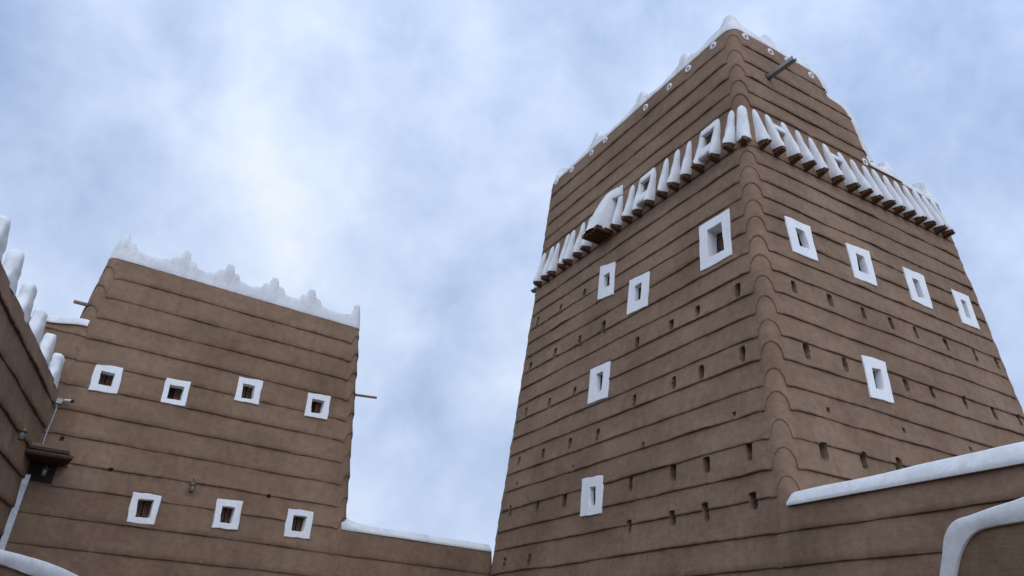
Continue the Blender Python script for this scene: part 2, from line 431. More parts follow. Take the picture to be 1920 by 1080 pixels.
def quad_loop(c, n, jit=0.0, seed=0, rnd=.0):
    """c: four (u,z) corners -> n*4 points round them"""
    pts = []
    c = [np.array(x, float) for x in c]
    for i in range(4):
        a, b = c[i], c[(i+1) % 4]
        for t in np.arange(n)/n: pts.append(a*(1-t)+b*t)
    pts = np.array(pts); ce = pts.mean(0)
    if rnd:
        ang = []
        for i in range(len(pts)):
            t = (i % n)/n; e = min(t, 1-t)*1.0
            pts[i] = ce+(pts[i]-ce)*(1-rnd*math.exp(-(e*9)**2))
    if jit:
        i = np.arange(len(pts)); pts = pts+np.stack([vnoise(i*.45, 1, seed), vnoise(i*.45, 9, seed)], 1)*jit
    return pts
def window(pl, outer, inner, parent, seed, depth=.34, proud=.042, leaves=2, splay=.82, leafgap=.02, open_=0, name='window', label=None):
    """outer / inner: picture corners (tl,tr,br,bl) seen on the wall plane"""
    O = [pl.uz(p, proud) for p in outer]; I = [pl.uz(p, proud) for p in inner]
    n = 9
    lo = quad_loop(O, n, .022, seed, .008); li = quad_loop(I, n, .012, seed+1, .008); ci = li.mean(0)
    def ring(L, off, sc_=1.0, dz=0): q = ci+(L-ci)*sc_; return pl.at(q[:, 0], q[:, 1]+dz, off)
    ce = lo.mean(0); lo2 = ce+(lo-ce)*1.0; inset = lambda L, d: L-(L-ce)/np.linalg.norm(L-ce, axis=1, keepdims=True)*d
    R = [pl.at(lo[:, 0], lo[:, 1], -.06), pl.at(lo[:, 0], lo[:, 1], proud-.012), pl.at(*inset(lo, .012).T, proud),
         pl.at(*(lo*.5+li*.5).T, proud), ring(li, proud, 1.04), ring(li, proud-.015, 1.0), ring(li, -depth*.5, (1+splay)/2), ring(li, -depth, splay)]
    V = np.concatenate(R); m_ = len(lo)
    w = mesh_obj(name, V, grid_faces(len(R), m_, True), WHITE2, parent, sharp=22)
    if label: w['label'] = label
    # back of the niche: dark void and shutter leaves
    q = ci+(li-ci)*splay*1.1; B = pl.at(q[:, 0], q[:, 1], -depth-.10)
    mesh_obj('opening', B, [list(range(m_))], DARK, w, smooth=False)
    u0, u1 = (q[:, 0].min(), q[:, 0].max()); z0, z1 = q[:, 1].min(), q[:, 1].max()
    flip = np.sign((pl.h @ CR))
    for L in range(leaves):
        a = u0+(u1-u0)*(L/leaves)+leafgap*.5; b = u0+(u1-u0)*((L+1)/leaves)-leafgap*.5
        if open_ and L == open_-1: b, a = (a+(b-a)*.35, a) if flip > 0 else (b, b-(b-a)*.35)
        vv = []; ff = []
        npl = 3
        for p_ in range(npl):
            x0 = a+(b-a)*p_/npl+.004; x1 = a+(b-a)*(p_+1)/npl-.004; dd = .008*(p_ % 2)
            box(vv, ff, pl, x0, x1, z0, z1, -depth-.05-dd, -depth-.02-dd)
        for zz in (.18, .78):
            box(vv, ff, pl, a+.01, b-.01, z0+(z1-z0)*zz, z0+(z1-z0)*zz+.05, -depth-.02, -depth-.004)
        mesh_obj('shutter', vv, ff, SHUT, w, smooth=False)
    cut = [pl.at(*(x*.55+y*.45), 0) for x, y in zip(np.array(O), np.array(I))]
    ce = np.mean(O, 0); outl = [pl.at(*(ce+(np.array(x)-ce)*1.04), 0) for x in O]
    return cut, outl
def box(V, Fc, pl, u0, u1, z0, z1, o0, o1):
    b = len(V)
    for o in (o0, o1):
        for u, z in ((u0, z0), (u1, z0), (u1, z1), (u0, z1)): V.append(pl.at(u, z, o))
    Fc += [(b, b+3, b+2, b+1), (b+4, b+5, b+6, b+7), (b, b+1, b+5, b+4), (b+1, b+2, b+6, b+5), (b+2, b+3, b+7, b+6), (b+3, b, b+4, b+7)]
def tube(V, Fc, pts, rads, n=10, cap=True):
    pts = [np.array(p, float) for p in pts]; b0 = len(V)
    if not hasattr(rads, '__len__'): rads = [rads]*len(pts)
    for i, p in enumerate(pts):
        d = pts[min(i+1, len(pts)-1)]-pts[max(i-1, 0)]; d /= np.linalg.norm(d)
        a = np.cross(d, [0, 0, 1.]) if abs(d[2]) < .9 else np.cross(d, [1., 0, 0]); a /= np.linalg.norm(a); b = np.cross(d, a)
        for k in range(n):
            t = 2*math.pi*k/n; V.append(p+rads[i]*(a*math.cos(t)+b*math.sin(t)))
    Fc += grid_faces(len(pts), n, True, b0)
    if cap:
        Fc.append(list(range(b0, b0+n))[::-1]); e = b0+(len(pts)-1)*n; Fc.append(list(range(e, e+n)))

# ------------------------------------------------------------------ ground
def ground():
    V = []; n = 60
    xs = np.sign(np.linspace(-1, 1, n))*np.abs(np.linspace(-1, 1, n))**3*900
    for y in xs:
        for x in xs: V.append((x, y, -.05*(abs(x) > 60 or abs(y) > 60)))
    o = mesh_obj('ground', V, grid_faces(n, n), GROUND, None, smooth=True); o['kind'] = 'structure'
ground()

# ------------------------------------------------------------------ the main planes
d_ = ray((1480, 925)); P0 = CO+d_*13./math.hypot(d_[0], d_[1])
PL = Plane(-28.41, 4.3, P0)                   # tower, left face
PR = Plane(61.59, 4.2, P0)                    # tower, right face
PBL = Plane(61.59, 4.4, PL.at(9.60, 10.9), flip=False); PBL.inn = PR.inn*-1
def back(pl, P, tb=.077):
    q = Plane(0, 0, P); q.h = pl.h.copy(); q.inn = -pl.inn; q.tb = tb; q.up = np.array([0, 0, 1])+tb*q.inn
    q.n = np.cross(q.h, q.up); q.n /= np.linalg.norm(q.n); return q
BL = back(PR, PL.at(9.78, 9.9))               # far-left side
BR = back(PL, PR.at(8.62, 9.0), .10)          # far-right side
# order round the plan: L (far left -> corner), R (corner -> far right), back faces
TP = Path([PL, PR, BR, BL], 9.0, .33)
zC = [3.79, 4.39, 4.86, 5.40, 5.935, 6.41, 6.94, 7.42, 7.915, 8.395, 8.905, 9.375, 9.88, 10.35, 10.79, 11.26, 11.73, 12.20, 13.52, 13.98, 14.515, 15.055, 15.655]
TLINES = [-.05, .5, 1.05, 1.6, 2.15, 2.70, 3.26]+zC

# tower top profile
sR = lambda u, z: TP.s_of(1, PR.at(u, z))
prof = [(TP.S[0], 16.20), (TP.S[1], 16.20), (sR(3.72, 16.1), 16.18), (sR(3.92, 16.1), 16.13), (sR(4.03, 15.9), 15.95), (sR(4.10, 15.6), 15.58), (sR(4.2, 15.4), 15.44),
        (sR(4.65, 15.4), 15.40), (sR(4.85, 15.3), 15.27), (sR(4.97, 15), 14.95), (sR(5.06, 14.5), 14.4), (sR(5.14, 14), 13.9), (sR(5.24, 13.6), 13.62), (sR(5.5, 13.6), 13.60), (TP.S[2], 13.40), (TP.S[3], 13.40), (TP.S[3]+2.0, 13.5), (TP.S[3]+3.0, 16.2), (TP.S[4], 16.20)]
px_, pz_ = np.array(prof).T
def t_top(s): return np.interp(np.mod(s, TP.S[-1]), px_, pz_)

tower = thing('mud_tower', 'tall tapering brown mud tower with white horned band and stepped white parapet', 'tower', (*TP.corner(1, 0.0), 0.0))
cutsT = []
LW = [([(1310, 425), (1366, 390), (1371, 478), (1312, 510)], [(1325, 433), (1352, 416), (1357, 468), (1326, 484)]),
      ([(1125, 500), (1153, 490), (1149, 552), (1119, 563)], [(1132, 517), (1143, 510), (1142.5, 534), (1130.5, 542)]),
      ([(1180, 526), (1217, 507), (1213, 573), (1174, 591)], [(1190, 537), (1203, 529), (1200.5, 560), (1188, 568)]),
      ([(1107, 692), (1144, 676), (1138, 745), (1101, 758)], [(1118, 702), (1131, 696), (1127, 731), (1117, 737)]),
      ([(1091, 898), (1130, 890), (1126, 963), (1087, 970)], [(1105, 914), (1117, 912), (1115.5, 947), (1104.5, 949)])]
RW = [([(1471, 403), (1519, 424), (1535, 490), (1488, 471)], [(1491, 426), (1508, 434), (1519, 467), (1500, 460)]),
      ([(1586, 454), (1630, 470), (1646, 537), (1604, 520)], [(1605, 474), (1620, 482), (1630, 515), (1611, 507)]),
      ([(1693, 499), (1732, 516), (1751, 581), (1712, 563)], [(1710, 521), (1722, 526), (1734, 559), (1722, 556)]),
      ([(1784, 541), (1816, 555), (1839, 619), (1806, 605)], [(1801, 561), (1811, 566), (1822, 599), (1812, 593)]),
      ([(1616, 664), (1660, 678), (1678, 757), (1634, 745)], [(1635, 690), (1652, 693), (1658, 731), (1643, 728)])]
for i, (o, c) in enumerate(LW):
    cp_ = window(PL, o, c, tower, 10+i, depth=.24 if i == 0 else .09, leaves=1, splay=.97, open_=1)
    cutsT.append([[(TP.s_of(0, q), q[2]) for q in h_] for h_ in cp_])
for i, (o, c) in enumerate(RW):
    cp_ = window(PR, o, c, tower, 30+i, depth=.11, leaves=1, splay=.97, open_=1)
    cutsT.append([[(TP.s_of(1, q), q[2]) for q in h_] for h_ in cp_])
HL = [(1052.5, 580, 0), (1009, 603, 0), (1133, 613.5, 1), (1088, 640, 1), (1042, 662, 0), (995.5, 688, 0), (1079, 735.5, 0), (1030.5, 756.5, 0), (987, 774, 0), (1121, 816, 0), (1069, 832, 0),
      (1019, 851, 0), (973, 866, 0), (957.5, 959, 0), (1007.5, 952, 0), (1058, 940, 1), (946, 1056.5, 0), (993, 1051, 0), (1183, 908, 0), (1262.5, 887, 1), (1325, 871.6, 1), (1180, 987, 0),
      (1262.5, 972, 1), (1324, 959.6, 1), (1405.5, 848, 1), (1413, 939, 1), (1096.7, 550, 0), (1384, 545, 1), (1309, 583.7, 0), (1260, 610, 0), (1195.3, 642.7, 0), (1393.5, 664.7, 1), (1315.7, 699, 1), (1265, 719, 1), (1191, 752, 0)]
HR = [(1488, 539, 0), (1556, 563, 0), (1619, 587, 0), (1670.5, 607, 0), (1717.5, 624, 0), (1774, 647, 0), (1828.5, 667, 0), (1870, 682.5, 0), (1512, 659, 1), (1584, 684, 0), (1698.5, 722.5, 0),
      (1747.5, 737, 0), (1808.5, 755, 0), (1864, 776, 0), (1910.5, 788, 0), (1544, 846, 1), (1619, 864, 1), (1684.5, 874, 0)]
DL = [(1075.5, 875.5), (970, 908), (1208, 834), (1378, 777)]; DR = [(1552, 769.5), (1694, 807.5), (1818.5, 843.5)]
holes = []
rnd = random.Random(5)
for pl, fi, lst in ((PL, 0, HL), (PR, 1, HR)):
    for x, y, b in lst:
        q = pl.hit((x, y)); holes.append((TP.s_of(fi, q), q[2], (.145 if b else .125)*rnd.uniform(.88, 1.18), (.31 if b else .275)*rnd.uniform(.9, 1.08), .5))
for pl, fi, lst in ((PL, 0, DL), (PR, 1, DR)):
    for x, y in lst:
        q = pl.hit((x, y)); holes.append((TP.s_of(fi, q), q[2], .08, .085, .14))
build_wall('wall', TP, TLINES, t_top, (0, 1), tower, bumps=(0, 1, 2, 3), bump_h=.32, bump_w=.27, nobump=(TLINES.index(12.20),), holes=holes, cuts=cutsT, seed=11)
# parapet
def t_hc(s):
    g = np.abs(np.gradient(t_top(s), s)); g = np.convolve(np.pad(g, 3, 'edge'), np.ones(7)/7, 'valid')
    return .21+.17*sst(g*.6)
uL = lambda u: TP.s_of(0, PL.at(u, 16.2))
merl = [(uL(u), .56, .72) for u in (6.87, 4.63, 2.75)]+[(0.0, .5, .6), (TP.S[1], .52, 1.7), (sR(2.40, 16.2), .50, .75), (sR(3.60, 16.2), .36, .55), (sR(6.3, 13.6), .55, .55), (TP.S[2], .66, .55),
        (TP.S[2]+3, .6, .6), (TP.S[2]+6, .6, .6), (TP.S[3], .7, .7), (TP.S[3]+5, .6, .6)]
coping('parapet', TP, 0, TP.S[-1]-.001, t_top, t_hc, .34, tower, merl, ds=.03, lean=.02, proud=.0, minset=.08)
# flat roof inside the parapet
cs = [TP.pos(np.array([TP.S[i]+.001]), np.array([12.6]), np.array([-.2]))[0] for i in range(4)]
mesh_obj('roof', cs, [(0, 1, 2, 3)], MUD, tower, smooth=False)

# horns: a white plaster tongue over each projecting beam end
def horn_mesh(seed, wide=1.0, hgt=1.0):
    """local: x along the wall, y outward, z up; origin on the wall at beam height"""
    V = []; nr, nc = 15, 13
    for i in range(nr):
        t = i/(nr-1); tt = min(t, .93)
        w = (.112*(1-tt)**.9+.064*tt)*wide; p = (.25*(1-tt)**1.1+.05)*(1 if wide < 1.2 else .85)
        if t > .82: e = math.sqrt(max(0, 1-((t-.82)/.18)**2)); w *= max(e, .08); p = p*max(e, .1)
        if i == 0: w *= .93; p *= .97
        for j in range(nc):
            a = math.pi*j/(nc-1); x = w*math.cos(a); y = p*math.sin(a)**.75
            nz_ = 1+.20*float(vnoise(j*.5, i*.35, seed))
            V.append((x*nz_, y*nz_-.03*(j in (0, nc-1)), t*1.12*hgt+.06-(.05*math.sin(a) if i == 0 else 0)))
    Fc = grid_faces(nr, nc); Fc = [f[::-1] for f in Fc]
    Fc.append(list(range(nc)))
    return V, Fc
def beam_mesh(seed, w=.084):
    V = []; Fc = []; r = random.Random(seed)
    for q in range(7):                      # bundle of split palm stems
        a = q/6*6.28; rr = w*.55 if q else 0
        x = rr*math.cos(a); z = rr*math.sin(a)*.85; ln = .285+r.uniform(-.035, .03)
        tube(V, Fc, [(x, -.15, z), (x*1.02, .1, z), (x*(1+r.uniform(-.1, .1)), ln, z+r.uniform(-.012, .012))], [w*.42, w*.44, w*r.uniform(.36, .46)], 7)
    return V, Fc
def raw(name, V, Fc, mat, sharp=60):
    me = bpy.data.meshes.new(name); me.from_pydata([tuple(map(float, v)) for v in V], [], [list(f) for f in Fc]); me.materials.append(mat)
    me.polygons.foreach_set('use_smooth', [True]*len(me.polygons)); me.set_sharp_from_angle(angle=rad(sharp)); me.update(); return me
HM = [raw('beam_horn', *horn_mesh(s), WHITE) for s in (1, 2, 3, 4)]; HW = raw('beam_horn', *horn_mesh(9, 1.45, 1.0), WHITE)
BM = [raw('beam_end', *beam_mesh(s), BEAM) for s in (1, 2, 3, 4)]
tl = wloc(tower)
def place_horn(P, inn, i, sc_=1.0, me=None, hs=1.0):
    """P world point at the wall surface"""
    o = bpy.data.objects.new('beam_horn', me or HM[i % 4]); link(o); o.parent = tower
    o.location = tuple(np.array(P)-tl); ang = math.atan2(-inn[1], -inn[0])-math.pi/2
    o.rotation_euler = (rad(3.5), rnd.uniform(-.03, .03), ang); o.scale = (sc_, 1.0+rnd.uniform(-.06, .06), hs*rnd.uniform(.97, 1.03))
    b = bpy.data.objects.new('beam_end', BM[(i*3+1) % 4]); link(b); b.parent = o; b.location = (rnd.uniform(-.015, .015), rnd.uniform(-.02, .02), -.035); b.rotation_euler = (rnd.uniform(-.06, .06), rnd.uniform(-.5, .5), 0)
    return o
zb = 12.28
L_h = [(1365, 272), (1337.5, 290), (1309.5, 309.6), (1284.5, 327), (1262, 344), (1240, 360), (1217, 377), (1194, 393), (1175.5, 408.5), (1154, 425), (1098, 466), (1082, 478), (1064, 487), (1052, 500), (1034, 510), (1022.5, 519.5), (1007.5, 529)]
R_h = [(1431, 264.5), (1461, 276), (1490, 289), (1516, 303), (1541.5, 313.7), (1570, 328.4), (1598, 342), (1622, 353), (1643.5, 363), (1664, 375), (1685, 387), (1704, 396), (1725, 408), (1743.5, 419), (1762, 428), (1778.6, 439)]
hornU = {}
for k, (pl, lst) in enumerate(((PL, L_h), (PR, R_h))):
    for i, p in enumerate(lst):
        u, z = pl.uz(p, .15); hornU[(k, i)] = u
        place_horn(pl.at(u+(.05 if k and i == 0 else 0), zb, -.01), pl.inn, i+k*5, 1.0)
for ci, (ss, me) in enumerate(((TP.S[1]-.05, HW), (0.0, HW))):
    P = TP.pos(np.array([ss]), np.array([zb]), np.array([-.06]))[0]
    ii = {0: PL.inn+PR.inn, 1: PL.inn+BL.inn, 2: PR.inn+BR.inn}[ci]
    place_horn(P-(0 if ci == 0 else .10)*np.array([-ii[0], -ii[1], 0])/np.linalg.norm(ii), ii/np.linalg.norm(ii), ci, 1.0 if ci == 0 else .6, me)
# plaster bridges that tie two horns into a little framed spyhole
def slab(pl, pts, o_in, o_out, name, parent, rnd_=.35, mat=WHITE):
    """rounded plaster pad: outline pts (u,z), bulging outward; o_out may be per point"""
    pts = np.array(pts, float); n = len(pts); sub_ = []
    oo = o_out if hasattr(o_out, '__len__') else [o_out]*n; so = []
    for i in range(n):
        for t in np.arange(6)/6: sub_.append(pts[i]*(1-t)+pts[(i+1) % n]*t); so.append(oo[i]*(1-t)+oo[(i+1) % n]*t)
    P = np.array(sub_); so = np.array(so); c = P.mean(0); cm = so.mean()
    kk = np.array([.2, .6, .2]); P = np.stack([np.convolve(np.pad(P[:, a], 1, 'wrap'), kk, 'valid') for a in (0, 1)], 1)
    so = np.convolve(np.pad(so, 1, 'wrap'), kk, 'valid')
    i_ = np.arange(len(P)); P = P+np.stack([vnoise(i_*.4, 1, 7), vnoise(i_*.4, 5, 7)], 1)*.03
    R = [pl.at(*P.T, o_in), pl.at(*P.T, so*.65), pl.at(*(c+(P-c)*.95).T, so*.9), pl.at(*(c+(P-c)*.82).T, so), pl.at(*(c+(P-c)*.4).T, so*.5+cm*.5+.01)]
    V = np.concatenate(R); m_ = len(P); Fc = grid_faces(len(R), m_, True); Fc.append([(len(R)-1)*m_+j for j in range(m_)])
    return mesh_obj(name, V, Fc, mat, parent, sharp=75)
def spybox(k, ia, ib, full=True):
    pl = (PL, PR)[k]; a, b = sorted((hornU[(k, ia)], hornU[(k, ib)]))
    if not full:
        slab(pl, [(a, 13.02), (b, 13.02), (b, 13.24), (a, 13.24)], -.05, [.10, .10, .05, .05], 'horn_bridge', tower); return
    slab(pl, [(a-.05, 13.20), (b+.05, 13.20), (b+.03, 13.46), (a-.03, 13.46)], -.05, [.11, .11, .05, .05], 'spyhole_lintel', tower)
    if full:
        slab(pl, [(a-.02, 12.42), (b+.02, 12.42), (b+.02, 12.78), (a-.02, 12.78)], -.05, [.24, .24, .16, .16], 'spyhole_sill', tower)
    slab(pl, [(a+.10, 12.80), (b-.10, 12.80), (b-.12, 13.18), (a+.12, 13.18)], -.05, .012, 'spyhole', tower, mat=DARK)
spybox(0, 1, 2); spybox(0, 6, 7); spybox(1, 1, 2, False); spybox(1, 5, 6, False)
# machicolation box on the left face: a wide white hood over a plank shelf
a, b = PL.uz((1142, 437), .45)[0]+.40, PL.uz((1098, 449), .45)[0]
zt_ = 13.72
pts = []
nr, nc = 14, 21
V = []
for i in range(nr):
    t = i/(nr-1)
    w0 = a+.02-.10*t; w1 = b-.34*t**1.2-.02
    p = .60*(1-t)**.75+.05; z = 12.30+t*1.52
    if t > .85: p *= math.sqrt(max(.02, 1-((t-.85)/.15)**2))
    for j in range(nc):
        s_ = j/(nc-1); e = (1-abs(2*s_-1)**5)
        u = w0+(w1-w0)*s_
        V.append(PL.at(u, z+.05*float(vnoise(j*.3, 2, 3)), p*(e**.45 if 0 < j < nc-1 else 0)*(1+.08*float(vnoise(j*.35, i*.4, 8)))-.03*(j in (0, nc-1))))
Fc = [f[::-1] for f in grid_faces(nr, nc)]
hood = mesh_obj('hood_box', V, Fc, WHITE, tower, sharp=70)
V = []; Fc = []
for q in range(5):
    tube(V, Fc, [PL.at(a+.06+(b-a-.12)*q/4, 12.27+rnd.uniform(-.01, .01), -.1), PL.at(a+.06+(b-a-.12)*q/4, 12.27, .58+rnd.uniform(-.04, .04))], .058, 8)
for q in range(6):
    o0 = .05+q*.09
    if q == 3: continue
    box(V, Fc, PL, a-.01, b+.02, 12.305, 12.345, o0, o0+.08)
mesh_obj('beam_shelf', V, Fc, BEAM, hood, sharp=60)
aw = hornU[(0, 9)]
slab(PL, [(aw-.06, 13.30), (a+.15, 13.36), (a+.15, 13.66), (aw-.05, 13.72)], -.05, [.12, .22, .10, .05], 'hood_lintel', tower)
slab(PL, [(aw+.10, 12.7), (a+.05, 12.7), (a+.05, 13.34), (aw+.12, 13.32)], -.05, .012, 'spyhole', tower, mat=DARK)

# ringed drain mouths under the parapet
def ringpart(pl, p, r=.105):
    u, z = pl.uz(p, .02); V = []; n = 24
    for rr, o in ((r, -.05), (r, .022), (r*.92, .034), (r*.46, .032), (r*.40, .015), (r*.36, -.12)):
        for k in range(n):
            t = 2*math.pi*k/n; V.append(pl.at(u+rr*math.cos(t)*(1+.04*math.sin(3*t+u)), z+rr*math.sin(t)*1.12, o))
    w = mesh_obj('ring', V, grid_faces(6, n, True), WHITE, tower, sharp=60)
    mesh_obj('drain_mouth', [pl.at(u+r*.44*math.cos(6.283*k/n), z+r*.49*math.sin(6.283*k/n), -.09) for k in range(n)], [list(range(n))], simple_grey, w, smooth=False)
simple_grey = simple('grey_pipe_mouth', (.16, .17, .18), .7)
for p in ((1337, 86), (1290, 129), (1255, 163), (1210.5, 201.5), (1134.5, 263), (1109, 287), (1072, 318.5), (1043, 341.5)): ringpart(PL, p)
for p in ((1398, 69), (1445, 97.7), (1477, 114), (1521, 141.5), (1622, 303.7)): ringpart(PR, p)

# galvanised spout on the right face
u, z = PR.uz((1440, 146)); A = PR.at(u, z, -.05)
dsp = ray((1487, 111)); lo, best = None, None
for L in np.linspace(.3, 2.5, 120):
    q = PR.at(u, z-.06*L, L)
    v = q-CO; x = 960+F*(v@CR)/(v@CF); y = 540-F*(v@CU)/(v@CF); e = (x-1489)**2+(y-109)**2
    if best is None or e < best: best, lo = e, L
V = []; Fc = []; hw, hh, tk = .055, .10, .008
for (x0, x1, z0, z1) in ((-hw, hw, -tk, 0), (-hw-tk, -hw, -tk, hh), (hw, hw+tk, -tk, hh)):
    b0 = len(V)
    for o in (-.08, lo):
        for x, zz in ((x0, z0), (x1, z0), (x1, z1), (x0, z1)): V.append(PR.at(u+x, z-.03-.05*o+zz, o))
    Fc += [(b0, b0+1, b0+2, b0+3), (b0+4, b0+7, b0+6, b0+5), (b0, b0+4, b0+5, b0+1), (b0+1, b0+5, b0+6, b0+2), (b0+2, b0+6, b0+7, b0+3), (b0+3, b0+7, b0+4, b0)]
mesh_obj('spout', V, Fc, GALV, tower, smooth=False)
slab(PR, [(u-.10, z-.09), (u+.10, z-.09), (u+.11, z+.10), (u-.12, z+.08)], -.05, .012, 'spout_socket', tower, mat=DARKW)

# ------------------------------------------------------------------ house
PH = Plane(57.66, 4.0, PL.hit((914, 1060)))
def side(pl, P, sign, tb):
    """plane perpendicular to pl through P; sign=-1 faces -h"""
    q = Plane(0, 0, P); q.h = pl.inn.copy(); q.inn = pl.h*(-sign); q.tb = tb; q.up = np.array([0, 0, 1])+tb*q.inn
    q.n = np.cross(q.h, q.up); q.n /= np.linalg.norm(q.n); return q
def lines_from(zs, low, step): 
    r = []; z = min(zs)-step
    while z > .3: r.append(z); z -= step
    return [-.05]+r[::-1]+sorted(zs)
zH = [3.27, 3.83, 4.42, 4.93, 5.475, 6.025, 6.585, 7.15, 7.71, 8.255, 8.805, 9.345]
HLINES = lines_from(zH, 0, .55)
hl, hr = -10.98, -4.36
HPt = Path([PH, side(PH, PH.at(hr, 9.0), 1, .060), back(PH, PH.at(-7, 9.0, -7.0)), side(PH, PH.at(hl, 9.0), -1, .085)], 8.0, .24)
house = thing('mud_house', 'square brown mud house block with two rows of shuttered windows and toothed white parapet', 'house', (*HPt.corner(0, 0.0), 0.0))
WH = [([(181, 682), (233, 690), (219, 739), (165, 730)], [(191, 695), (216, 701), (209, 724), (184, 720)], 0),
      ([(313, 708), (359, 716), (347, 762), (300, 754)], [(319, 721), (346, 726), (340, 751), (313, 747)], 1),
      ([(449, 706), (494, 714), (485, 759), (439, 751)], [(456.6, 719), (478, 724), (475, 748.6), (453, 745.5)], 0),
      ([(579, 736), (621, 743), (614, 787), (571, 779)], [(586, 747.5), (609, 752), (604, 775.5), (583, 773)], 1),
      ([(250, 922), (304, 929), (289, 985), (236, 979)], [(260, 935), (288.6, 938), (280.5, 971), (253.7, 969)], 0),
      ([(408, 934), (456, 940), (446, 994), (397, 989)], [(417, 948.5), (441, 952), (434.4, 982), (412.7, 979)], 0),
      ([(541, 953), (589, 960), (581, 1011), (532, 1006)], [(551, 966), (576, 969), (569, 997), (547, 995)], 0)]
cutsH = []
for i, (o, c, op) in enumerate(WH):
    cp_ = window(PH, o, c, house, 50+i, depth=.17, leaves=2, splay=1.0, open_=op)
    cutsH.append([[(HPt.s_of(0, q), q[2]) for q in h_] for h_ in cp_])
holesH = []
for x, y in ((207, 881), (504, 931), (116, 823)):
    q = PH.hit((x, y)); holesH.append((HPt.s_of(0, q), q[2], .07, .07, .10))
house_top = lambda s: np.full(np.shape(s), 9.86)
build_wall('wall', HPt, HLINES, house_top, (0,), house, bumps=(0, 1, 2, 3), bump_h=.27, bump_w=.26, holes=holesH, cuts=cutsH, seed=41, lip=.032, relief=.15)
sH = lambda u: HPt.s_of(0, PH.at(u, 9.9))
mer = [(sH(u), .45, .48) for u in (-9.33, -8.20, -7.00, -5.93)]+[(0.10, .44, .55), (HPt.S[1]-.03, .44, .42)]+[(HPt.S[1]+x, .33, .5) for x in (1.2, 2.4, 3.6, 4.8)]+[(HPt.S[3]+x, .33, .5) for x in (1.2, 2.4, 3.6, 4.8)]+[(HPt.S[2], .36, .5), (HPt.S[3], .36, .5)]
coping('parapet', HPt, 0, HPt.S[-1]-.001, house_top, lambda s: np.full(np.shape(s), .34), .20, house, mer, ds=.018, lean=.01, proud=.006)
cs = [HPt.pos(np.array([HPt.S[i]+.001]), np.array([9.4]), np.array([-.2]))[0] for i in range(4)]
mesh_obj('roof', cs, [(0, 1, 2, 3)], MUD, house, smooth=False)
# drain poles out of the two flanks
def flank_pole(k, p_near, p_far, r, mat):
    V = []; Fc = []; pl = HPt.f[k]
    d = 1.3
    # axis leaves the flank roughly square to it, a little behind the front corner
    q0 = pl.hit(p_near); 
    Q = q0+(-pl.inn)*0
    best = None
    for L in np.linspace(.1, 3, 200):
        q = Q-pl.inn*L-np.array([0, 0, .02*L]); v = q-CO; x = 960+F*(v@CR)/(v@CF); e = abs(x-p_far[0])
        if best is None or e < best[0]: best = (e, L)
    L = best[1]
    tube(V, Fc, [Q+pl.inn*.2, Q-pl.inn*L*.5, Q-pl.inn*L-np.array([0, 0, .02*L])], [r, r*.97, r*.93], 12)
    return mesh_obj('drain_pole', V, Fc, mat, house, sharp=50)

# pole ends: seat them on the flank planes slightly behind the front face
def flank_pole2(face, z, back_, L, r, mat, tilt=0.0, yaw=0.0):
    pl = HPt.f[face]; c = HPt.corner(0 if face == 3 else 1, z)
    Q = np.array([*c, z])+PH.inn*back_; dr = -pl.inn+PH.inn*yaw+np.array([0, 0, tilt]); dr /= np.linalg.norm(dr)
    V = []; Fc = []; tube(V, Fc, [Q-dr*.2, Q+dr*L*.5, Q+dr*L], [r, r*.97, r*.95], 12)
    return mesh_obj('drain_pole', V, Fc, mat, house, sharp=50)
flank_pole2(1, 8.02, .35, .72, .036, POLE, tilt=.10)
flank_pole2(3, 8.62, .35, .30, .045, POLE, tilt=.0)

# ------------------------------------------------------------------ walls joined to them
def slabwall(name, pl, u0, u1, lines, ztop, thick, label, cat, seed, tb0=0.0, tb1=0.0, proud=0.0, vis=(0,), zr=3.0, cuts=(), group=None, sdist=.05, holes=(), ref=None, lip=.036):
    """free-standing wall whose face is pl between u0<u1 along pl.h"""
    sgn = 1
    a = side(pl, pl.at(u1, zr), 1, tb1); b = side(pl, pl.at(u0, zr), -1, tb0)
    pth = Path([pl, a, back(pl, pl.at((u0+u1)/2, zr, -thick), 0.0), b], zr, .004)
    root = thing(name, label, cat, (*pth.corner(0, 0.0), 0.0), group)
    Q = pl.at((u0+u1)/2, zr, 0.0); sh = ref.s_of(0, Q)-pth.s_of(0, Q) if ref else 0.0
    build_wall('wall', pth, lines, ztop(pth), vis, root, seed=seed, holes=holes, cuts=cuts, sdist=sdist, shift=sh, proud=proud, lip=lip)
    return root, pth
# linking wall: same face as the house, house side -> tower
lk, lkp = slabwall('linking_wall', PH, hr+.276-.24, .12, lines_from([3.27, 3.83], 0, .55), lambda p: (lambda s: np.full(np.shape(s), 4.42)), .45,
                   'low brown mud wall with plain white coping joining the house block to the tower', 'wall', 41, tb0=-.060, zr=4.4, ref=HPt, lip=.032)
sw = lambda u: lkp.s_of(0, PH.at(u, 4.4))
def lk_h(s): return .20+.30*np.exp(-np.maximum(s-sw(hr+.08), 0)/.22)
coping('coping', lkp, sw(hr+.10), sw(.10), lambda s: np.full(np.shape(s), 4.42), lk_h, .45, lk, lean=.10, proud=.02, seed=8)
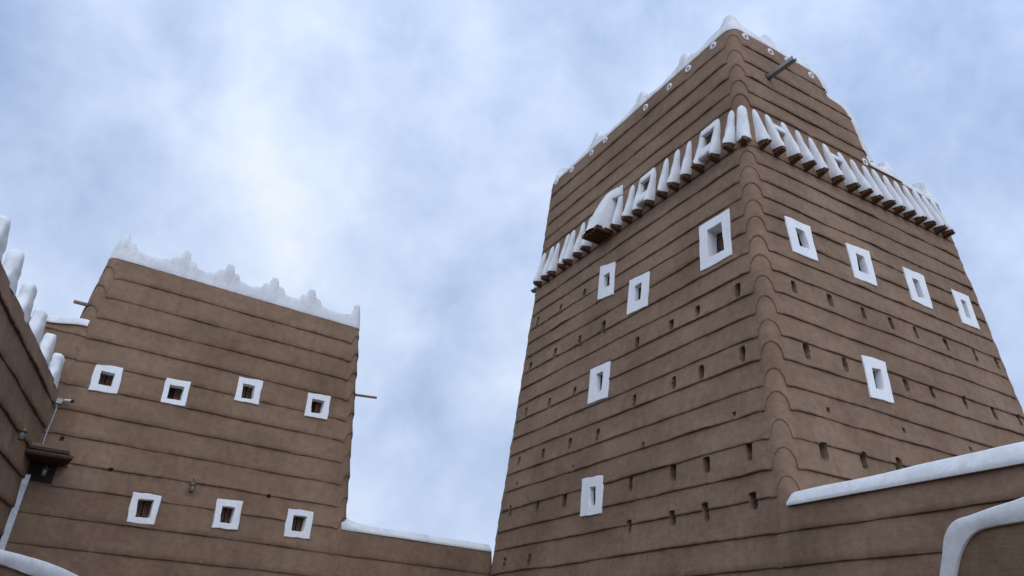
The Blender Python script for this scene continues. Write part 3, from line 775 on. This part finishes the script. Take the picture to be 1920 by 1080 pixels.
# left extension of the house front with a white cap
el, elp = slabwall('side_wall', PH, -12.4, hl-.085+.24, lines_from([z for z in zH if z < 7.9], 0, .55), lambda p: (lambda s: 7.85+.12*sst((s-p.s_of(0, PH.at(-11.7, 8.0)))/.8)), .45,
                   'short brown wall with white coping left of the house block, rising behind the toothed wall', 'wall', 41, tb1=-.085, zr=8.0, ref=HPt, lip=.032)
sw2 = lambda u: elp.s_of(0, PH.at(u, 8.0))
coping('coping', elp, sw2(-12.35), sw2(hl+.10), lambda s: 7.85+.12*sst((s-sw2(-11.7))/.8), lambda s: np.full(np.shape(s), .17), .42, el, lean=.02, proud=.05, seed=9)
# low wall carrying the tower's left face on to the right
lw, lwp = slabwall('courtyard_wall', Plane(-28.41, 4.3, P0), -9.0, .344, lines_from([3.26, 3.79], 0, .55), lambda p: (lambda s: np.full(np.shape(s), 4.20)), .5,
                   'low brown mud wall with thick rounded white coping in front of the tower\'s right face', 'wall', 11, tb1=-.0734, zr=4.2, ref=TP)
sw3 = lambda u: lwp.s_of(0, PL.at(u, 4.2))
def lw_h(s): e = np.clip((sw3(0.02)-s)/.10 if sw3(-1) < sw3(0) else (s-sw3(0.02))/.10, 0, 1); return .15+.08*np.sqrt(e)+.03*np.clip((sw3(0)-s)/3, 0, 1.5)+.04*vnoise(s/1.1, 4, 3)
s_a, s_b = sorted((sw3(.02), sw3(-8.9)))
coping('coping', lwp, s_a, s_b, lambda s: np.full(np.shape(s), 4.195), lw_h, .5, lw, lean=.06, proud=.06, seed=12)

# ------------------------------------------------------------------ left building (toothed wall)
PWp = PH.hit((90, 782))
PW = Plane(-20.49, -0.9, PWp, flip=True)
tw = None
pthW = Path([PW, side(PW, PW.at(.6, 3), 1, 0.0), back(PW, PW.at(0, 3, -4.0), 0.0), side(PW, PW.at(-34, 3), -1, 0.0)], 3.0, .05)
left = thing('toothed_building', 'near brown mud building at the left edge, its wall top lined with white upright posts', 'building', (*pthW.corner(0, 0.0), 0.0))
build_wall('wall', pthW, lines_from([3.89, 4.46, 5.00, 5.56, 6.07], 0, .55), lambda s: np.full(np.shape(s), 6.42), (0,), left, seed=77, lip=.045)
sW = lambda u: pthW.s_of(0, PW.at(u, 6.4))
coping('coping', pthW, min(sW(-15.3), sW(.2)), max(sW(-15.3), sW(.2)), lambda s: np.full(np.shape(s), 6.42), lambda s: np.full(np.shape(s), .09), .3, left, lean=.02, proud=-.05, seed=15)
def tooth(u, i):
    V = []; nr, nc = 12, 20
    for q in range(nr):
        t = q/(nr-1); hu = .30*(1-t)**1.6*.9+.125+.02*math.sin(t*9+i*2); ho = .11
        z = 6.36+t*.68; 
        if t > .9: e = math.sqrt(max(.05, 1-((t-.9)/.1)**2)); hu *= (.75+.25*e); ho *= (.7+.3*e)
        for j in range(nc):
            a = 2*math.pi*j/nc; ca, sa = math.cos(a), math.sin(a)
            x = hu*math.copysign(abs(ca)**.6, ca); y = ho*math.copysign(abs(sa)**.6, sa)
            k = 1+.24*float(vnoise(j*.6, q*.7, 60+i))
            V.append(PW.at(u+.16+x*k, z+.03*float(vnoise(j*.4, 3, 70+i)), -.14+y*k+.04*(1-t)))
    Fc = grid_faces(nr, nc, True); Fc.append([(nr-1)*nc+j for j in range(nc)])
    return mesh_obj('parapet_post', V, Fc, WHITE, left, sharp=70)
for i, u in enumerate((-.50, -1.74, -2.98, -4.18, -5.42, -6.55, -7.8, -9.0, -10.2, -11.4)): tooth(u, i)

# ------------------------------------------------------------------ near copings low in the picture
def near_wall(name, label, pl, outer, inner, thick, seed):
    """white band between the two picture polylines, mud face under it; plane pl"""
    O = np.array([pl.uz(p) for p in outer]); I = np.array([pl.uz(p) for p in inner])
    def resamp(A, n=60):
        d = np.concatenate([[0], np.cumsum(np.linalg.norm(np.diff(A, axis=0), axis=1))]); t = np.linspace(0, d[-1], n)
        R = np.stack([np.interp(t, d, A[:, 0]), np.interp(t, d, A[:, 1])], 1)
        for _ in range(6): R[1:-1] = R[1:-1]*.5+(R[2:]+R[:-2])*.25
        return R
    O = resamp(O); I = resamp(I); n = len(O); i_ = np.arange(n)
    J = O+np.stack([vnoise(i_*.25, 1, seed), vnoise(i_*.25, 6, seed)], 1)*.02
    root = thing(name, label, 'wall', (*pl.at(I[:, 0].mean(), 0.0)[:2], 0.0))
    prof = [(I, -.02), (I, .045), (I*.95+J*.05, .052), (I*.5+J*.5, .052), (I*.10+J*.90, .045), (I*.02+J*.98, .02), (J, -.03), (J, -thick*.5), (J, -thick), (I, -thick)]
    R = [pl.at(A[:, 0], A[:, 1], o+.008*vnoise(i_*.3, q*2, seed+3)) for q, (A, o) in enumerate(prof)]
    fc = grid_faces(len(R), n)
    mesh_obj('coping', np.concatenate(R), fc+[[r*n for r in range(len(R))], [r*n+n-1 for r in range(len(R))][::-1]], WHITE, root, sharp=70)
    return root, I
d_ = ray((1800, 1000)); NP = CO+d_*8.5/math.hypot(d_[0], d_[1])
PN = Plane(-24, 0.5, NP)
nw, I = near_wall('stair_wall', 'nearest mud wall at the lower right corner with a bent white coping running up and over it', PN,
                  [(1752, 1200), (1765, 1080), (1769, 1035), (1775, 990), (1785, 978), (1815, 966), (1860, 950), (1920, 932), (2000, 912), (2150, 880)],
                  [(1784, 1200), (1797, 1080), (1802, 1050), (1812, 1022), (1832, 997), (1870, 988), (1920, 980), (1980, 970), (2060, 955), (2160, 938)], .4, 21)
# its mud face
nI = len(I); ulo = min(I[:, 0].min(), I[-1, 0])
rows = []; nv = 30
V = []
for q in range(nv):
    t = q/(nv-1); zz = I[:, 1]*(1-t)+t*(-.02); uu = I[:, 0].copy()
    lowu = I[0, 0]; uu = np.where(I[:, 1] < zz, uu, uu)
    V.append(PN.at(uu, zz, .02+.012*vnoise(uu/.3, zz/.3, 5)+.03*vnoise(uu/.9, zz/.7, 6)))
V.append(PN.at(I[:, 0], np.full(nI, -.02), -.38)); V.append(PN.at(I[:, 0], I[:, 1], -.38)); 
mesh_obj('wall', np.concatenate(V), grid_faces(nv+2, nI), MUD, nw, sharp=60)
d_ = ray((60, 1060)); NP2 = CO+d_*8.0/math.hypot(d_[0], d_[1])
PN2 = Plane(-14, 0.5, NP2, flip=True)
nw2, I = near_wall('ramp_wall', 'low mud wall at the lower left corner, only its curved white coping showing', PN2,
                   [(-260, 985), (-120, 1005), (0, 1030), (60, 1043), (105, 1060), (150, 1081), (200, 1112), (250, 1150)],
                   [(-260, 1000), (-120, 1025), (0, 1061), (55, 1081), (90, 1096), (130, 1116), (180, 1144), (230, 1180)], .3, 25)
V = []; nI = len(I)
for q in range(20):
    t = q/19; zz = I[:, 1]*(1-t)+t*(-.02); V.append(PN2.at(I[:, 0], zz, .02+.02*vnoise(I[:, 0]/.4, zz/.4, 9)))
V.append(PN2.at(I[:, 0], np.full(nI, -.02), -.28)); V.append(PN2.at(I[:, 0], I[:, 1], -.28))
mesh_obj('wall', np.concatenate(V), grid_faces(22, nI), MUD, nw2, sharp=60)

# ------------------------------------------------------------------ fittings
def lantern(name, pl, p, size, label, out=.13, pendant=False):
    q = pl.hit(p, out); root = thing(name, label, 'lantern', q, 'brass and glass lanterns')
    s = size
    def P(x, o, z): return q+pl.h*x*s-pl.inn*o*s+np.array([0, 0, z*s])
    def lathe(prof, n=14):
        V = []
        for r, z in prof:
            for k in range(n): t = 6.2832*k/n; V.append(P(r*math.cos(t), r*math.sin(t), z))
        Fc = grid_faces(len(prof), n, True); Fc.append(list(range(n))[::-1]); Fc.append([(len(prof)-1)*n+j for j in range(n)]); return V, Fc
    mesh_obj('glass', *lathe([(.22, -.62), (.30, -.5), (.33, -.1), (.30, .12)]), GLASS, root)
    mesh_obj('cap', *lathe([(.50, .12), (.52, .18), (.36, .30), (.20, .42), (.12, .58), (.14, .64), (.05, .74)]), BRASS, root)
    mesh_obj('base', *lathe([(.08, -.82), (.20, -.74), (.30, -.64), (.30, -.60)]), BRASS, root)
    V = []; Fc = []
    for k in range(4):
        t = 6.2832*(k+.5)/4; tube(V, Fc, [P(.36*math.cos(t), .36*math.sin(t), .14), P(.30*math.cos(t), .30*math.sin(t), -.62)], .018*s, 6)
    mesh_obj('cage', V, Fc, IRON, root)
    mesh_obj('bulb', *lathe([(.05, -.35), (.12, -.2), (.13, -.05), (.06, .1)]), CAMG, root)
    V = []; Fc = []; w = out/s
    if pendant: tube(V, Fc, [P(0, 0, .7), P(.05, 0, 1.1), P(.1, .0, 1.7)], .03*s, 8)
    else:
        tube(V, Fc, [P(0, 0, .7), P(0, -.05*w, 1.0), P(0, -.4*w, 1.2), P(0, -.8*w, 1.05), P(0, -w-.1, .55)], .045*s, 8)
        tube(V, Fc, [P(0, -w+.12, .55), P(0, -w-.2, .55)], .2*s, 12)
    mesh_obj('bracket', V, Fc, BRASS, root)
    return root
lantern('wall_lantern', PH, (361, 912), .165, 'small brass and glass lantern alone on the house wall between the two window rows')
lantern('wall_lantern', PW, (42, 812), .17, 'small lantern on the near left wall, above the timber canopy', out=.14)

# timber canopy over the corner doorway
cu0, cu1 = PH.uz((64, 862))[0]-.25, PH.uz((122, 872), .25)[0]; zc = PH.uz((95, 855), .30)[1]
can = thing('door_canopy', 'dark rough timber canopy in the corner under the security camera', 'canopy', PH.at(cu0, zc, 0))
V = []; Fc = []; rr = random.Random(3)
for k in range(10):
    o0 = -.05+k*.085; box(V, Fc, PH, cu0-.02, cu1+rr.uniform(-.08, .04), zc+rr.uniform(-.006, .006), zc+.06, o0, o0+.075)
mesh_obj('planks', V, Fc, DARKW, can, smooth=False)
for k in range(4):
    V = []; Fc = []
    o0 = .10+.21*k; tube(V, Fc, [PH.at(cu0, zc-.065, o0), PH.at((cu0+cu1)/2, zc-.07+rr.uniform(-.01, .01), o0), PH.at(cu1+rr.uniform(.02, .10), zc-.065, o0+rr.uniform(-.02, .02))], [.06, .062, .055], 9)
    mesh_obj('log', V, Fc, DARKW, can, sharp=60)
V = []; Fc = []
for k in range(26):
    u_ = cu1-.12+rr.uniform(0, .16); o_ = rr.uniform(.0, .55); tube(V, Fc, [PH.at(u_-.15, zc+.05+rr.uniform(-.1, .02), o_), PH.at(u_+rr.uniform(-.02, .08), zc+rr.uniform(-.14, .03), o_+rr.uniform(-.06, .06))], rr.uniform(.008, .018), 5)
mesh_obj('twigs', V, Fc, BEAM, can, sharp=60)
V = []; Fc = []; box(V, Fc, PH, cu0-.05, cu1-.10, zc+.062, zc+.13, -.04, .72)
mesh_obj('mud_topping', V, Fc, MUD, can, smooth=False)
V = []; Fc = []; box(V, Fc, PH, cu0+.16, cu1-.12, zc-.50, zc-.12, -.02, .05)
mesh_obj('canopy_shade_panel', V, Fc, DARK, can, smooth=False)  # added near-black panel standing in for the deep shade beneath the canopy
lantern('hanging_lantern', PH, (84, 882), .15, 'lantern hanging in the dark beneath the timber canopy', out=.30, pendant=True)

# painted post in the corner
up0, zp0 = PH.uz((48, 895), .12)
post = thing('corner_post', 'pale painted square post standing in the inner corner below the canopy', 'post', (*PH.at(up0, 0, .1)[:2], 0))
V = []; Fc = []; box(V, Fc, PH, up0-.05, up0+.07, 0.0, zp0-.14, .03, .14)
mesh_obj('shaft', V, Fc, PAINTP, post, smooth=False)
V = []; Fc = []; box(V, Fc, PH, up0-.055, up0+.075, zp0-.14, zp0+.06, .025, .145)
mesh_obj('cap', V, Fc, CAMW, post, smooth=False)

# security camera and its conduit
q = PH.hit((111, 752), .05)
scam = thing('security_camera', 'white bullet security camera on a grey box high in the inner corner', 'camera', q)
uc, zc_ = PH.uz((111, 752), .05)
V = []; Fc = []; box(V, Fc, PH, uc-.055, uc+.055, zc_-.055, zc_+.055, 0.0, .08)
mesh_obj('junction_box', V, Fc, CAMG, scam, smooth=False)
A = PH.at(uc+.05, zc_, .06); B = PH.at(uc+.10, zc_+.01, .10)
V = []; Fc = []; tube(V, Fc, [A, B], .015, 8); mesh_obj('arm', V, Fc, CAMW, scam)
B = PH.at(uc+.09, zc_+.015, .12); Cc = PH.at(uc+.24, zc_-.005, .26)
V = []; Fc = []; dd = (Cc-B); tube(V, Fc, [B, B+dd*.06, B+dd*.9, Cc], [.03, .036, .036, .038], 16); mesh_obj('housing', V, Fc, CAMW, scam)
V = []; Fc = []; tube(V, Fc, [Cc-dd*.12, Cc+dd*.015], [.0385, .0385], 16); mesh_obj('lens', V, Fc, BLACK, scam)
pts = [PH.hit(p, .03) for p in ((107, 758), (105, 768), (98, 785), (92, 800), (86, 815), (80, 832), (78, 840))]
V = []; Fc = []; tube(V, Fc, pts, .014, 8)
cab = mesh_obj('conduit', V, Fc, CABLE, None, loc=pts[-1]); tag(cab, 'thin grey conduit running down the corner from the camera to the canopy', 'conduit')
